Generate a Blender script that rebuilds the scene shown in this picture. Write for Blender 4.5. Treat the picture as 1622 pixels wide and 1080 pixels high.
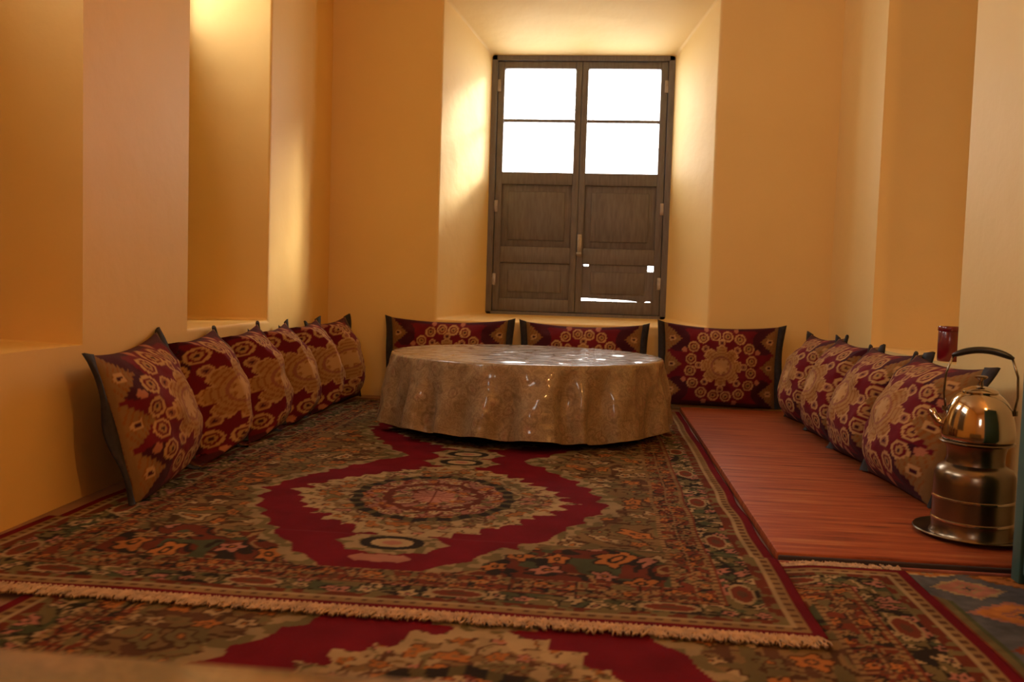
import bpy, bmesh, math, random
import numpy as np
from mathutils import Matrix, Vector

sc = bpy.context.scene
for o in list(bpy.data.objects):
    bpy.data.objects.remove(o)
COL = sc.collection
random.seed(7)

# ------------------------------------------------------------------ camera
F_PX = 1400.0
CAM_Z = 0.60
YAW, PITCH, ROLL = math.radians(5.7635), math.radians(3.3668), math.radians(1.75)
fwd = Vector((-math.sin(YAW) * math.cos(PITCH), math.cos(YAW) * math.cos(PITCH), -math.sin(PITCH)))
right = Vector((math.cos(YAW), math.sin(YAW), 0.0))
up = right.cross(fwd)
r2 = right * math.cos(ROLL) + up * math.sin(ROLL)
u2 = -right * math.sin(ROLL) + up * math.cos(ROLL)
cam = bpy.data.cameras.new('camera')
cam_o = bpy.data.objects.new('camera', cam)
COL.objects.link(cam_o)
cam.sensor_width = 36.0
cam.sensor_fit = 'HORIZONTAL'
cam.lens = F_PX / 1622.0 * 36.0
cam.clip_start = 0.02
b = -fwd
cam_o.matrix_world = Matrix(((r2.x, u2.x, b.x, 0.0), (r2.y, u2.y, b.y, 0.0), (r2.z, u2.z, b.z, CAM_Z), (0, 0, 0, 1)))
cam.dof.use_dof = True
cam.dof.focus_distance = 3.1
cam.dof.aperture_fstop = 4.5
sc.camera = cam_o

# ------------------------------------------------------------------ sky, exposure
SKY = 52.0
world = bpy.data.worlds.new('sky')
sc.world = world
world.use_nodes = True
bg = world.node_tree.nodes['Background']
bg.inputs['Color'].default_value = (1.0, 0.97, 0.92, 1)
bg.inputs['Strength'].default_value = SKY
sc.view_settings.view_transform = 'Standard'
sc.view_settings.look = 'None'
sc.view_settings.gamma = 1.0
sc.view_settings.exposure = -2.2
sc.view_settings.use_curve_mapping = False
sc.cycles.use_denoising = True
sc.cycles.max_bounces = 14
sc.cycles.diffuse_bounces = 9
sc.cycles.transparent_max_bounces = 16
sc.cycles.sample_clamp_indirect = 12.0
sc.cycles.caustics_reflective = False
sc.cycles.caustics_refractive = False


sun = bpy.data.lights.new('sun', 'SUN')
sun.energy = 30.0
sun.angle = math.radians(14)
sun.color = (1.0, 0.90, 0.70)
sun_o = bpy.data.objects.new('sun', sun)
sun_o.location = (3.0, 8.0, 4.0)
sun_o.rotation_euler = Vector((-0.72, -0.60, -0.38)).to_track_quat('-Z', 'Y').to_euler()
COL.objects.link(sun_o)


def portal(name, loc, direction, sx, sy):
    l = bpy.data.lights.new(name, 'AREA')
    l.shape = 'RECTANGLE'
    l.size, l.size_y = sx, sy
    l.cycles.is_portal = True
    o = bpy.data.objects.new(name, l)
    o.location = loc
    o.rotation_euler = Vector(direction).to_track_quat('-Z', 'Y').to_euler()
    COL.objects.link(o)


# ------------------------------------------------------------------ materials
def new_mat(name):
    m = bpy.data.materials.new(name)
    m.use_nodes = True
    nt = m.node_tree
    p = nt.nodes['Principled BSDF']
    return m, nt, p


def N(nt, typ, **kw):
    n = nt.nodes.new(typ)
    for k, v in kw.items():
        if k in n.inputs:
            n.inputs[k].default_value = v
        else:
            setattr(n, k, v)
    return n


def ramp(nt, fac, stops):
    r = nt.nodes.new('ShaderNodeValToRGB')
    el = r.color_ramp.elements
    while len(el) < len(stops):
        el.new(0.5)
    for e, (pos, c) in zip(el, stops):
        e.position = pos
        e.color = (*c, 1)
    nt.links.new(fac, r.inputs['Fac'])
    return r.outputs['Color']


def add_bump(nt, p, height, strength=0.3, dist=0.01):
    bmp = N(nt, 'ShaderNodeBump', Strength=strength, Distance=dist)
    nt.links.new(height, bmp.inputs['Height'])
    nt.links.new(bmp.outputs['Normal'], p.inputs['Normal'])


def objcoord(nt, scale=(1, 1, 1)):
    tc = N(nt, 'ShaderNodeTexCoord')
    mp = N(nt, 'ShaderNodeMapping')
    mp.inputs['Scale'].default_value = scale
    nt.links.new(tc.outputs['Object'], mp.inputs['Vector'])
    return mp.outputs['Vector']


def plaster(name, c0, c1, rough=0.6):
    m, nt, p = new_mat(name)
    v = objcoord(nt)
    n = N(nt, 'ShaderNodeTexNoise', Scale=1.6, Detail=5.0)
    nt.links.new(v, n.inputs['Vector'])
    nt.links.new(ramp(nt, n.outputs['Fac'], [(0.3, c0), (0.7, c1)]), p.inputs['Base Color'])
    n2 = N(nt, 'ShaderNodeTexNoise', Scale=5.0, Detail=6.0)
    nt.links.new(v, n2.inputs['Vector'])
    add_bump(nt, p, n2.outputs['Fac'], 0.35, 0.02)
    p.inputs['Roughness'].default_value = rough
    return m


def flat(name, col, rough=0.5, metal=0.0, noise=0.0, nscale=30.0, coat=0.0, bump=0.0, stretch=(1, 1, 1)):
    m, nt, p = new_mat(name)
    p.inputs['Roughness'].default_value = rough
    p.inputs['Metallic'].default_value = metal
    p.inputs['Coat Weight'].default_value = coat
    p.inputs['Coat Roughness'].default_value = 0.12
    v = objcoord(nt, stretch)
    n = N(nt, 'ShaderNodeTexNoise', Scale=nscale, Detail=4.0)
    nt.links.new(v, n.inputs['Vector'])
    a = tuple(c * (1 - noise) for c in col)
    bb = tuple(min(1, c * (1 + noise)) for c in col)
    nt.links.new(ramp(nt, n.outputs['Fac'], [(0.3, a), (0.7, bb)]), p.inputs['Base Color'])
    if bump:
        add_bump(nt, p, n.outputs['Fac'], bump, 0.004)
    return m


def woven(name, rough=0.85, bump_scale=420.0, sheen=0.15, bump=0.35, var=0.35):
    """fabric whose pattern is the colour attribute, with fine thread relief"""
    m, nt, p = new_mat(name)
    at = N(nt, 'ShaderNodeAttribute')
    at.attribute_name = 'Col'
    v = objcoord(nt)
    n = N(nt, 'ShaderNodeTexNoise', Scale=bump_scale, Detail=2.0)
    nt.links.new(v, n.inputs['Vector'])
    n2 = N(nt, 'ShaderNodeTexNoise', Scale=9.0, Detail=4.0)
    nt.links.new(v, n2.inputs['Vector'])
    mul = N(nt, 'ShaderNodeMixRGB', blend_type='MULTIPLY')
    mul.inputs['Fac'].default_value = 1.0
    g = ramp(nt, n2.outputs['Fac'], [(0.3, (1 - var,) * 3), (0.7, (1.0,) * 3)])
    nt.links.new(at.outputs['Color'], mul.inputs['Color1'])
    nt.links.new(g, mul.inputs['Color2'])
    nt.links.new(mul.outputs['Color'], p.inputs['Base Color'])
    p.inputs['Roughness'].default_value = rough
    p.inputs['Sheen Weight'].default_value = sheen
    p.inputs['Specular IOR Level'].default_value = 0.08
    add_bump(nt, p, n.outputs['Fac'], bump, 0.004)
    return m


M_WALL = plaster('ochre_plaster', (0.79, 0.575, 0.225), (0.83, 0.615, 0.255))
M_WALL_L = plaster('warm_light_ochre_plaster', (0.80, 0.53, 0.165), (0.84, 0.565, 0.19))  # left wall's ochre made oranger, warm light put into the colour
M_CEIL = plaster('ceiling_plaster', (0.80, 0.60, 0.32), (0.84, 0.64, 0.36))
M_FLOOR = flat('floor_screed', (0.25, 0.14, 0.08), 0.7, noise=0.2, nscale=8)
M_WOOD = flat('glow_tinted_window_wood', (0.135, 0.128, 0.145), 0.42, noise=0.2, nscale=14, bump=0.3, stretch=(6, 6, 0.8))  # bluish grey in the wood colour stands in for glow round the panes
M_IRON = flat('worn_iron', (0.35, 0.33, 0.30), 0.4, 0.9, 0.2, 40)
M_TABLEWOOD = flat('brown_table_wood', (0.16, 0.08, 0.04), 0.5, noise=0.3, nscale=12, stretch=(1, 8, 1))
M_CARPET = woven('carpet_pile', 0.95, 500, 0.0, 0.6)
M_CUSHION = woven('cushion_brocade', 0.75, 600, 0.05, 0.5, 0.15)
M_BAND = flat('cushion_end_band', (0.018, 0.014, 0.016), 0.8, noise=0.4, nscale=60)
M_FRINGE = flat('cream_fringe', (0.46, 0.30, 0.16), 0.9, noise=0.3, nscale=60)
M_STEEL = flat('polished_steel', (0.52, 0.43, 0.33), 0.10, 1.0, 0.08, 14)
M_STEEL2 = flat('dull_steel', (0.22, 0.17, 0.115), 0.27, 1.0, 0.15, 14)
M_BLACK = flat('black_plastic', (0.012, 0.012, 0.010), 0.35, noise=0.1)
M_RED = flat('red_tin_paint', (0.16, 0.006, 0.012), 0.28, noise=0.1, coat=0.6)
M_TEAL = flat('teal_paint', (0.05, 0.13, 0.115), 0.45, noise=0.15, nscale=9)
M_TEALDARK = flat('green_paint', (0.03, 0.075, 0.035), 0.5, noise=0.15, nscale=9)


def glass_mat():
    m, nt, p = new_mat('window_glass')
    nt.nodes.remove(p)
    out = nt.nodes['Material Output']
    t = N(nt, 'ShaderNodeBsdfTransparent')
    g = N(nt, 'ShaderNodeBsdfGlossy', Roughness=0.03)
    mx = N(nt, 'ShaderNodeMixShader')
    mx.inputs[0].default_value = 0.05
    nt.links.new(t.outputs[0], mx.inputs[1])
    nt.links.new(g.outputs[0], mx.inputs[2])
    nt.links.new(mx.outputs[0], out.inputs['Surface'])
    return m


M_GLASS = glass_mat()


def mat_stripes():
    m, nt, p = new_mat('red_streaked_mat')
    v = objcoord(nt, (1.5, 20.0, 1.0))
    n = N(nt, 'ShaderNodeTexNoise', Scale=1.8, Detail=7.0, Roughness=0.68)
    nt.links.new(v, n.inputs['Vector'])
    c = ramp(nt, n.outputs['Fac'], [(0.33, (0.07, 0.016, 0.010)), (0.42, (0.24, 0.055, 0.020)),
                                    (0.55, (0.32, 0.080, 0.028)), (0.70, (0.42, 0.17, 0.060))])
    nt.links.new(c, p.inputs['Base Color'])
    p.inputs['Roughness'].default_value = 0.55
    add_bump(nt, p, n.outputs['Fac'], 0.35, 0.006)
    return m


M_MAT = mat_stripes()
M_MAT.node_tree.nodes['Principled BSDF'].inputs['Specular IOR Level'].default_value = 0.15


CLOTH_A = [(0.05, (0.33, 0.19, 0.12)), (0.22, (0.37, 0.27, 0.155)), (0.34, (0.26, 0.18, 0.10)), (0.44, (0.36, 0.265, 0.15)), (0.7, (0.32, 0.235, 0.13))]
CLOTH_B = [(0.05, (0.30, 0.12, 0.05)), (0.2, (0.34, 0.21, 0.07)), (0.34, (0.16, 0.11, 0.03)), (0.44, (0.30, 0.20, 0.08)), (0.7, (0.22, 0.17, 0.06))]


def cloth_mat(name='plastic_covered_floral_cloth', vs=17.0, stops=CLOTH_A):
    m, nt, p = new_mat(name)
    v = objcoord(nt)
    w = N(nt, 'ShaderNodeTexNoise', Scale=7.0, Detail=3.0)
    nt.links.new(v, w.inputs['Vector'])
    mixv = N(nt, 'ShaderNodeMixRGB')
    mixv.inputs['Fac'].default_value = 0.12
    nt.links.new(v, mixv.inputs['Color1'])
    nt.links.new(w.outputs['Color'], mixv.inputs['Color2'])
    vo = N(nt, 'ShaderNodeTexVoronoi', Scale=vs)
    nt.links.new(mixv.outputs['Color'], vo.inputs['Vector'])
    c1 = ramp(nt, vo.outputs['Distance'], stops)
    n = N(nt, 'ShaderNodeTexNoise', Scale=26.0, Detail=6.0, Distortion=2.0)
    nt.links.new(v, n.inputs['Vector'])
    g = ramp(nt, n.outputs['Fac'], [(0.40, (0.72, 0.70, 0.66)), (0.5, (1, 1, 1)), (0.56, (0.70, 0.62, 0.58)), (0.62, (1, 1, 1))])
    mul = N(nt, 'ShaderNodeMixRGB', blend_type='MULTIPLY')
    mul.inputs['Fac'].default_value = 1.0
    nt.links.new(c1, mul.inputs['Color1'])
    nt.links.new(g, mul.inputs['Color2'])
    nt.links.new(mul.outputs['Color'], p.inputs['Base Color'])
    p.inputs['Roughness'].default_value = 0.45
    p.inputs['Coat Weight'].default_value = 0.9
    p.inputs['Coat Roughness'].default_value = 0.10
    n3 = N(nt, 'ShaderNodeTexNoise', Scale=14.0, Detail=3.0)
    nt.links.new(v, n3.inputs['Vector'])
    bmp = N(nt, 'ShaderNodeBump', Strength=0.16, Distance=0.012)
    nt.links.new(n3.outputs['Fac'], bmp.inputs['Height'])
    nt.links.new(bmp.outputs['Normal'], p.inputs['Coat Normal'])
    nt.links.new(bmp.outputs['Normal'], p.inputs['Normal'])
    return m


M_CLOTH = cloth_mat()
M_CLOTH2 = cloth_mat('olive_floral_oilcloth', 9.0, CLOTH_B)
M_CLOTH2.node_tree.nodes['Principled BSDF'].inputs['Coat Weight'].default_value = 0.25
M_CLOTH2.node_tree.nodes['Principled BSDF'].inputs['Specular IOR Level'].default_value = 0.2


# ------------------------------------------------------------------ mesh helpers
def link(o, parent=None, loc=None, rotz=0.0):
    COL.objects.link(o)
    if parent:
        o.parent = parent
    if loc is not None:
        o.location = loc
    if rotz:
        o.rotation_euler = (0, 0, rotz)
    return o


def tag(o, label=None, cat=None, group=None, kind=None):
    if label:
        o['label'] = label
    if cat:
        o['category'] = cat
    if group:
        o['group'] = group
    if kind:
        o['kind'] = kind
    return o


def empty(name, loc=(0, 0, 0), rotz=0.0):
    o = bpy.data.objects.new(name, None)
    o.empty_display_size = 0.05
    return link(o, None, loc, rotz)


def from_arrays(name, verts, faces, mat, parent=None, smooth=False, cols=None, loc=None):
    me = bpy.data.meshes.new(name)
    verts = np.asarray(verts, np.float32)
    if isinstance(faces, np.ndarray):
        k = faces.shape[1]
        me.vertices.add(len(verts))
        me.vertices.foreach_set('co', verts.ravel())
        me.loops.add(faces.size)
        me.loops.foreach_set('vertex_index', faces.astype(np.int32).ravel())
        me.polygons.add(len(faces))
        me.polygons.foreach_set('loop_start', np.arange(0, faces.size, k, dtype=np.int32))
        me.update(calc_edges=True)
        me.validate()
    else:
        me.from_pydata([tuple(map(float, v)) for v in verts], [], faces)
        me.update()
    if cols is not None:
        ca = me.color_attributes.new('Col', 'FLOAT_COLOR', 'POINT')
        c4 = np.ones((len(verts), 4), np.float32)
        c4[:, :3] = cols
        ca.data.foreach_set('color', c4.ravel())
    if smooth:
        me.polygons.foreach_set('use_smooth', np.ones(len(me.polygons), bool))
    me.materials.append(mat)
    return link(bpy.data.objects.new(name, me), parent, loc)


def from_bm(name, bm, mat, parent=None, smooth=False, loc=None):
    me = bpy.data.meshes.new(name)
    bmesh.ops.recalc_face_normals(bm, faces=bm.faces)
    bm.to_mesh(me)
    bm.free()
    if smooth:
        for p in me.polygons:
            p.use_smooth = True
        me.set_sharp_from_angle(angle=math.radians(40))
    me.materials.append(mat)
    return link(bpy.data.objects.new(name, me), parent, loc)


def bm_box(bm, x0, x1, y0, y1, z0, z1, bevel=0.0):
    g = bmesh.ops.create_cube(bm, size=1.0)
    vs = g['verts']
    for v in vs:
        v.co = Vector((x0 + (v.co.x + .5) * (x1 - x0), y0 + (v.co.y + .5) * (y1 - y0), z0 + (v.co.z + .5) * (z1 - z0)))
    if bevel:
        es = list({e for v in vs for e in v.link_edges})
        bmesh.ops.bevel(bm, geom=es, offset=bevel, segments=2, affect='EDGES', profile=0.5)


def box(name, x0, x1, y0, y1, z0, z1, mat, parent=None, bevel=0.003):
    bm = bmesh.new()
    bm_box(bm, x0, x1, y0, y1, z0, z1, bevel)
    return from_bm(name, bm, mat, parent, True)


def lathe(name, prof, mat, parent=None, n=48, loc=None):
    prof = np.array(prof, float)
    k = len(prof)
    a = np.linspace(0, 2 * np.pi, n, endpoint=False)
    v = np.zeros((k, n, 3))
    v[:, :, 0] = prof[:, 0, None] * np.cos(a)
    v[:, :, 1] = prof[:, 0, None] * np.sin(a)
    v[:, :, 2] = prof[:, 1, None]
    idx = np.arange(k * n).reshape(k, n)
    nx = np.roll(idx, -1, 1)
    f = np.stack([idx[:-1], nx[:-1], nx[1:], idx[1:]], -1).reshape(-1, 4)
    o = from_arrays(name, v.reshape(-1, 3), f, mat, parent, True, loc=loc)
    bm = bmesh.new()
    bm.from_mesh(o.data)
    bmesh.ops.remove_doubles(bm, verts=bm.verts, dist=1e-5)
    bmesh.ops.recalc_face_normals(bm, faces=bm.faces)
    bm.to_mesh(o.data)
    bm.free()
    o.data.set_sharp_from_angle(angle=math.radians(50))
    return o


def tube(name, pts, rad, mat, parent=None, n=10):
    pts = [Vector(p) for p in pts]
    rads = rad if isinstance(rad, (list, tuple)) else [rad] * len(pts)
    verts, faces = [], []
    prev = None
    for i, p in enumerate(pts):
        t = (pts[min(i + 1, len(pts) - 1)] - pts[max(i - 1, 0)]).normalized()
        if prev is None:
            a = t.cross(Vector((0, 0, 1)))
            if a.length < 1e-3:
                a = t.cross(Vector((1, 0, 0)))
            a.normalize()
        else:
            a = (prev - t * prev.dot(t)).normalized()
        prev = a
        bb = t.cross(a)
        for k in range(n):
            q = 2 * math.pi * k / n
            verts.append(p + (a * math.cos(q) + bb * math.sin(q)) * rads[i])
    for i in range(len(pts) - 1):
        for k in range(n):
            faces.append((i * n + k, i * n + (k + 1) % n, (i + 1) * n + (k + 1) % n, (i + 1) * n + k))
    faces.append(tuple(range(n))[::-1])
    faces.append(tuple(range((len(pts) - 1) * n, len(pts) * n)))
    return from_arrays(name, verts, faces, mat, parent, True)


def vnoise(x, y, seed=0):
    rng = np.random.RandomState(seed)
    tab = rng.rand(256, 256)
    xi = np.floor(x).astype(int)
    yi = np.floor(y).astype(int)
    fx = x - xi
    fy = y - yi
    fx = fx * fx * (3 - 2 * fx)
    fy = fy * fy * (3 - 2 * fy)
    a = tab[xi % 256, yi % 256]
    b_ = tab[(xi + 1) % 256, yi % 256]
    c = tab[xi % 256, (yi + 1) % 256]
    d = tab[(xi + 1) % 256, (yi + 1) % 256]
    return (a * (1 - fx) + b_ * fx) * (1 - fy) + (c * (1 - fx) + d * fx) * fy


# ------------------------------------------------------------------ the room
YB = 4.68            # face of the window wall
YW = 5.20            # plane of the window itself
YF = -1.45           # wall behind
XR = 1.16
CEIL = 2.55


def xl(y):
    return -1.375 - 0.040 * (y - 2.0)


def wall(name, mapf, s0, s1, openings, z1=CEIL, bevel=0.014, mat=None):
    """inner skin of a thick wall: face with openings, their reveals, and closed backs for blind niches"""
    bm = bmesh.new()
    ss = sorted({s0, s1, *[v for o in openings for v in (o['s0'], o['s1'])]})
    zs = sorted({0.0, z1, *[v for o in openings for v in (o['z0'], o['z1'])]})

    def quad(pts):
        bm.faces.new([bm.verts.new(Vector(mapf(*p))) for p in pts])

    for i in range(len(ss) - 1):
        for j in range(len(zs) - 1):
            sm, zm = (ss[i] + ss[i + 1]) / 2, (zs[j] + zs[j + 1]) / 2
            if any(o['s0'] < sm < o['s1'] and o['z0'] < zm < o['z1'] for o in openings):
                continue
            quad([(ss[i], zs[j], 0), (ss[i + 1], zs[j], 0), (ss[i + 1], zs[j + 1], 0), (ss[i], zs[j + 1], 0)])
    for o in openings:
        A = [(o['s0'], o['z0']), (o['s1'], o['z0']), (o['s1'], o['z1']), (o['s0'], o['z1'])]
        bs = o.get('back', (o['s0'], o['s1'], o['z0'], o['z1']))
        B = [(bs[0], bs[2]), (bs[1], bs[2]), (bs[1], bs[3]), (bs[0], bs[3])]
        for k in range(4):
            p, q, r, s = A[k], A[(k + 1) % 4], B[(k + 1) % 4], B[k]
            quad([(*p, 0), (*q, 0), (*r, o['d']), (*s, o['d'])])
        if o.get('blind'):
            quad([(*p, o['d']) for p in B])
    bmesh.ops.remove_doubles(bm, verts=bm.verts, dist=1e-4)
    es = [e for e in bm.edges if len(e.link_faces) == 2 and e.calc_face_angle(0) > 0.4]
    bmesh.ops.bevel(bm, geom=es, offset=bevel, segments=4, affect='EDGES', profile=0.5)
    ob = from_bm(name, bm, mat or M_WALL, None, True)
    return tag(ob, kind='structure')


wall('wall_back', lambda s, z, d: (s, YB + d, z), xl(YB), XR,
     [dict(s0=-0.888, s1=0.548, z0=0.425, z1=2.13, d=YW - YB, back=(-0.690, 0.366, 0.45, 1.957))])['label'] = 'ochre plaster wall with a deep splayed window recess'
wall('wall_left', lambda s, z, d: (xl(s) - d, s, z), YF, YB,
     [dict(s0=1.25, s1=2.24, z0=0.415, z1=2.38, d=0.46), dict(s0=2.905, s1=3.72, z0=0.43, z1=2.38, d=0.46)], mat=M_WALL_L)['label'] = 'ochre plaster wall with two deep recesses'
wall('wall_right', lambda s, z, d: (XR + d, s, z), YF, YB,
     [dict(s0=3.02, s1=3.955, z0=0.395, z1=2.38, d=0.40, blind=True), dict(s0=0.2, s1=1.3, z0=0.41, z1=2.38, d=0.40, blind=True)])['label'] = 'ochre plaster wall with blind niches'
wall('wall_front', lambda s, z, d: (s, YF - d, z), xl(YF), XR,
     [dict(s0=-0.50, s1=-0.04, z0=1.15, z1=1.85, d=0.35)])['label'] = 'ochre plaster wall with a window facing the salon'


def slab(name, z0, z1, mat):
    bm = bmesh.new()
    bm_box(bm, -2.0, 1.7, YF - 0.4, 5.3, z0, z1)
    return tag(from_bm(name, bm, mat), kind='structure')


slab('floor', -0.12, 0.0, M_FLOOR)
slab('ceiling', CEIL, CEIL + 0.15, M_CEIL)


# ---- main window: frame, two leaves with two panes each over panelled shutters
def window_main():
    w = empty('window_1', (0, YW, 0.45))
    tag(w, 'dark wooden two-leaf window with bright panes above solid shutters', kind='structure')
    z_off = 0.45

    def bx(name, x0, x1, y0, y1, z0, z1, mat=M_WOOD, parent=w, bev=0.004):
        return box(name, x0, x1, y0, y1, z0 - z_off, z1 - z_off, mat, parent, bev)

    L, Rr, B, T = -0.690, 0.366, 0.45, 1.957
    cxm = -0.163
    bm = bmesh.new()
    fw = 0.035
    for a in ((L - .05, L + fw, 0, 0.08, B - .05 - z_off, T + .05 - z_off), (Rr - fw, Rr + .05, 0, 0.08, B - .05 - z_off, T + .05 - z_off),
              (L, Rr, 0, 0.08, T - 0.03 - z_off, T + .05 - z_off), (L, Rr, 0, 0.08, B - .05 - z_off, B + 0.018 - z_off)):
        bm_box(bm, *a, 0.004)
    for a in ((L, L + fw + .02, .0575, .08, B - z_off, T - z_off), (Rr - fw - .02, Rr, .0575, .08, B - z_off, T - z_off),
              (L, Rr, .0575, .08, T - .05 - z_off, T - z_off), (L, Rr, .0575, .08, B - z_off, B + .04 - z_off)):
        bm_box(bm, *a, 0.002)
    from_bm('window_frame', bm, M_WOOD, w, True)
    for side in (0, 1):
        x0 = L + fw + 0.002 if side == 0 else cxm + 0.001
        x1 = cxm - 0.001 if side == 0 else Rr - fw - 0.002
        px0, px1 = ((-0.614, -0.201) if side == 0 else (-0.126, 0.288))
        z0, z1 = B + 0.02, T - 0.032
        zp0, zp1 = 1.287, 1.884
        y0, y1 = 0.012, 0.056
        bm = bmesh.new()
        for a in ((x0, px0, z0, z1), (px1, x1, z0, z1), (px0, px1, zp1, z1), (px0, px1, 1.215, zp0),
                  (px0, px1, 0.757, 0.850), (px0, px1, z0, 0.545)):
            bm_box(bm, a[0], a[1], y0, y1, a[2] - z_off, a[3] - z_off, 0.003)
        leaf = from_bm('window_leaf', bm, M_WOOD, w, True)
        bx('muntin', px0 + .0006, px1 - .0006, y0 + .006, y1 - .006, 1.577, 1.595, parent=leaf, bev=0.002)
        bx('glass_pane', px0 + .001, px1 - .001, 0.032, 0.036, zp0 + .001, 1.5765, M_GLASS, leaf, 0)
        bx('glass_pane', px0 + .001, px1 - .001, 0.032, 0.036, 1.5955, zp1 - .001, M_GLASS, leaf, 0)
        # upper shutter panel with a raised field
        pn = bx('shutter_panel', px0 - .012, px1 + .012, 0.028, 0.046, 0.840, 1.225, parent=leaf)
        bx('raised_field', px0 + .04, px1 - .04, 0.019, 0.0255, 0.890, 1.175, parent=leaf)
        # lower panel: tight on one leaf, shrunken and slipping on the other
        if side == 0:
            bx('shutter_panel', px0 - .012, px1 + .012, 0.028, 0.046, 0.535, 0.768, parent=leaf)
        else:
            poly = [(px0 - .012, 0.560), (px1 - .16, 0.5525), (px1 - .10, 0.547), (px1 - .055, 0.541), (px1 - .035, 0.549), (px1 - .012, 0.549), (px1 - .008, 0.535),
                    (px1 + .012, 0.535), (px1 + .012, 0.724), (px1 - .034, 0.724), (px1 - .034, 0.768), (px0 + .038, 0.768),
                    (px0 + .036, 0.7475), (px0 + .008, 0.7475), (px0 + .006, 0.768), (px0 - .012, 0.768)]
            n = len(poly)
            vs = [(x, yy, z - z_off) for yy in (0.026, 0.046) for x, z in poly]
            fs = [tuple(range(n)), tuple(range(2 * n - 1, n - 1, -1))] + [(k, k + n, (k + 1) % n + n, (k + 1) % n) for k in range(n)]
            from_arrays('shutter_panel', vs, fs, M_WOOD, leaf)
        bx('raised_field', px0 + .05, px1 - .05, 0.019, 0.0255, 0.585, 0.715, parent=leaf)
        if side == 0:
            bx('meeting_strip', x1 - 0.014, x1 + 0.016, 0.0565, 0.066, z0, z1, parent=leaf, bev=0.002)
        hx = x0 + 0.004 if side == 0 else x1 - 0.004
        for hz in (0.62, 1.05, 1.75):
            bx('hinge', hx - 0.014, hx + 0.014, 0.006, 0.0118, hz, hz + 0.07, M_IRON, leaf, 0.002)
        if side == 1:
            bm = bmesh.new()
            bm_box(bm, x0 + 0.002, x0 + 0.028, 0.004, 0.0118, 0.800 - z_off, 0.930 - z_off, 0.002)
            bm_box(bm, x0 + 0.008, x0 + 0.020, -0.014, 0.006, 0.815 - z_off, 0.915 - z_off, 0.004)
            bm_box(bm, x0 - 0.002, x0 + 0.030, -0.020, -0.006, 0.808 - z_off, 0.826 - z_off, 0.004)
            from_bm('latch', bm, M_IRON, leaf, True)
    portal('sky_portal', (-0.163, YW + 0.10, 1.2), (0, -1, 0), 1.06, 1.52)


window_main()


def window_side(name, cx, cy, along_y, half, zb, zt, zp, label, facing):
    """same joinery for the windows of the other recesses; zp = bottom of the glass"""
    w = empty(name, (cx, cy, zb))
    tag(w, label, kind='structure')
    h = zt - zb
    t = 0.05

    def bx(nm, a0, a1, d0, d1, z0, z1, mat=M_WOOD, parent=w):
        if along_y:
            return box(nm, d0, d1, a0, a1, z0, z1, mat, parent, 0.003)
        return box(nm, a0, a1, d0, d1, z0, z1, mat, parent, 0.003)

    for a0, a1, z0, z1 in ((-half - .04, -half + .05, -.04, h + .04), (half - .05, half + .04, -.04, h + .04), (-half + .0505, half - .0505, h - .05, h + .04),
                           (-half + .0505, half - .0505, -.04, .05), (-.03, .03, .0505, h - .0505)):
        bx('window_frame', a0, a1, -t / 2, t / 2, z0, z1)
    for s in (-1, 1):
        a0, a1 = (-half + .051, -.031) if s < 0 else (.031, half - .051)
        bx('glass_pane', a0, a1, -.003, .003, zp - zb + .001, h - .051, M_GLASS)
        if zp - zb > 0.1:
            bx('shutter_panel', a0, a1, -.012, .012, .051, zp - zb)
    d = facing
    ctr = (cx - d[0] * 0.06, cy - d[1] * 0.06, (zp + zt) / 2)
    portal('sky_portal', ctr, d, 2 * half, zt - zp)


ym = (1.25 + 2.24) / 2
window_side('window_2', xl(ym) - 0.43, ym, True, 0.495, 0.415, 2.38, 1.75, 'shuttered wooden window set in a deep recess', (1, 0, 0))
ym = (2.905 + 3.72) / 2
window_side('window_3', xl(ym) - 0.43, ym, True, 0.4075, 0.43, 2.38, 1.70, 'shuttered wooden window in the recess behind the cushions', (1, 0, 0))
window_side('window_4', -0.27, YF - 0.32, False, 0.24, 1.14, 1.86, 1.19, 'wooden window facing the salon', (0, 1, 0))


# ------------------------------------------------------------------ carpets
RED = np.array((0.180, 0.007, 0.016))
TAN = np.array((0.33, 0.205, 0.085))
CREAM = np.array((0.47, 0.34, 0.175))
OLIVE = np.array((0.185, 0.145, 0.060))
DARK = np.array((0.028, 0.020, 0.016))
RUST = np.array((0.19, 0.042, 0.022))
BROWN = np.array((0.12, 0.055, 0.028))
ORANGE = np.array((0.46, 0.175, 0.045))
PINK = np.array((0.44, 0.19, 0.13))
GREEN = np.array((0.075, 0.085, 0.040))
BLUE = np.array((0.10, 0.105, 0.115))


def put(c, m, col):
    c[m] = col


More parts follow.
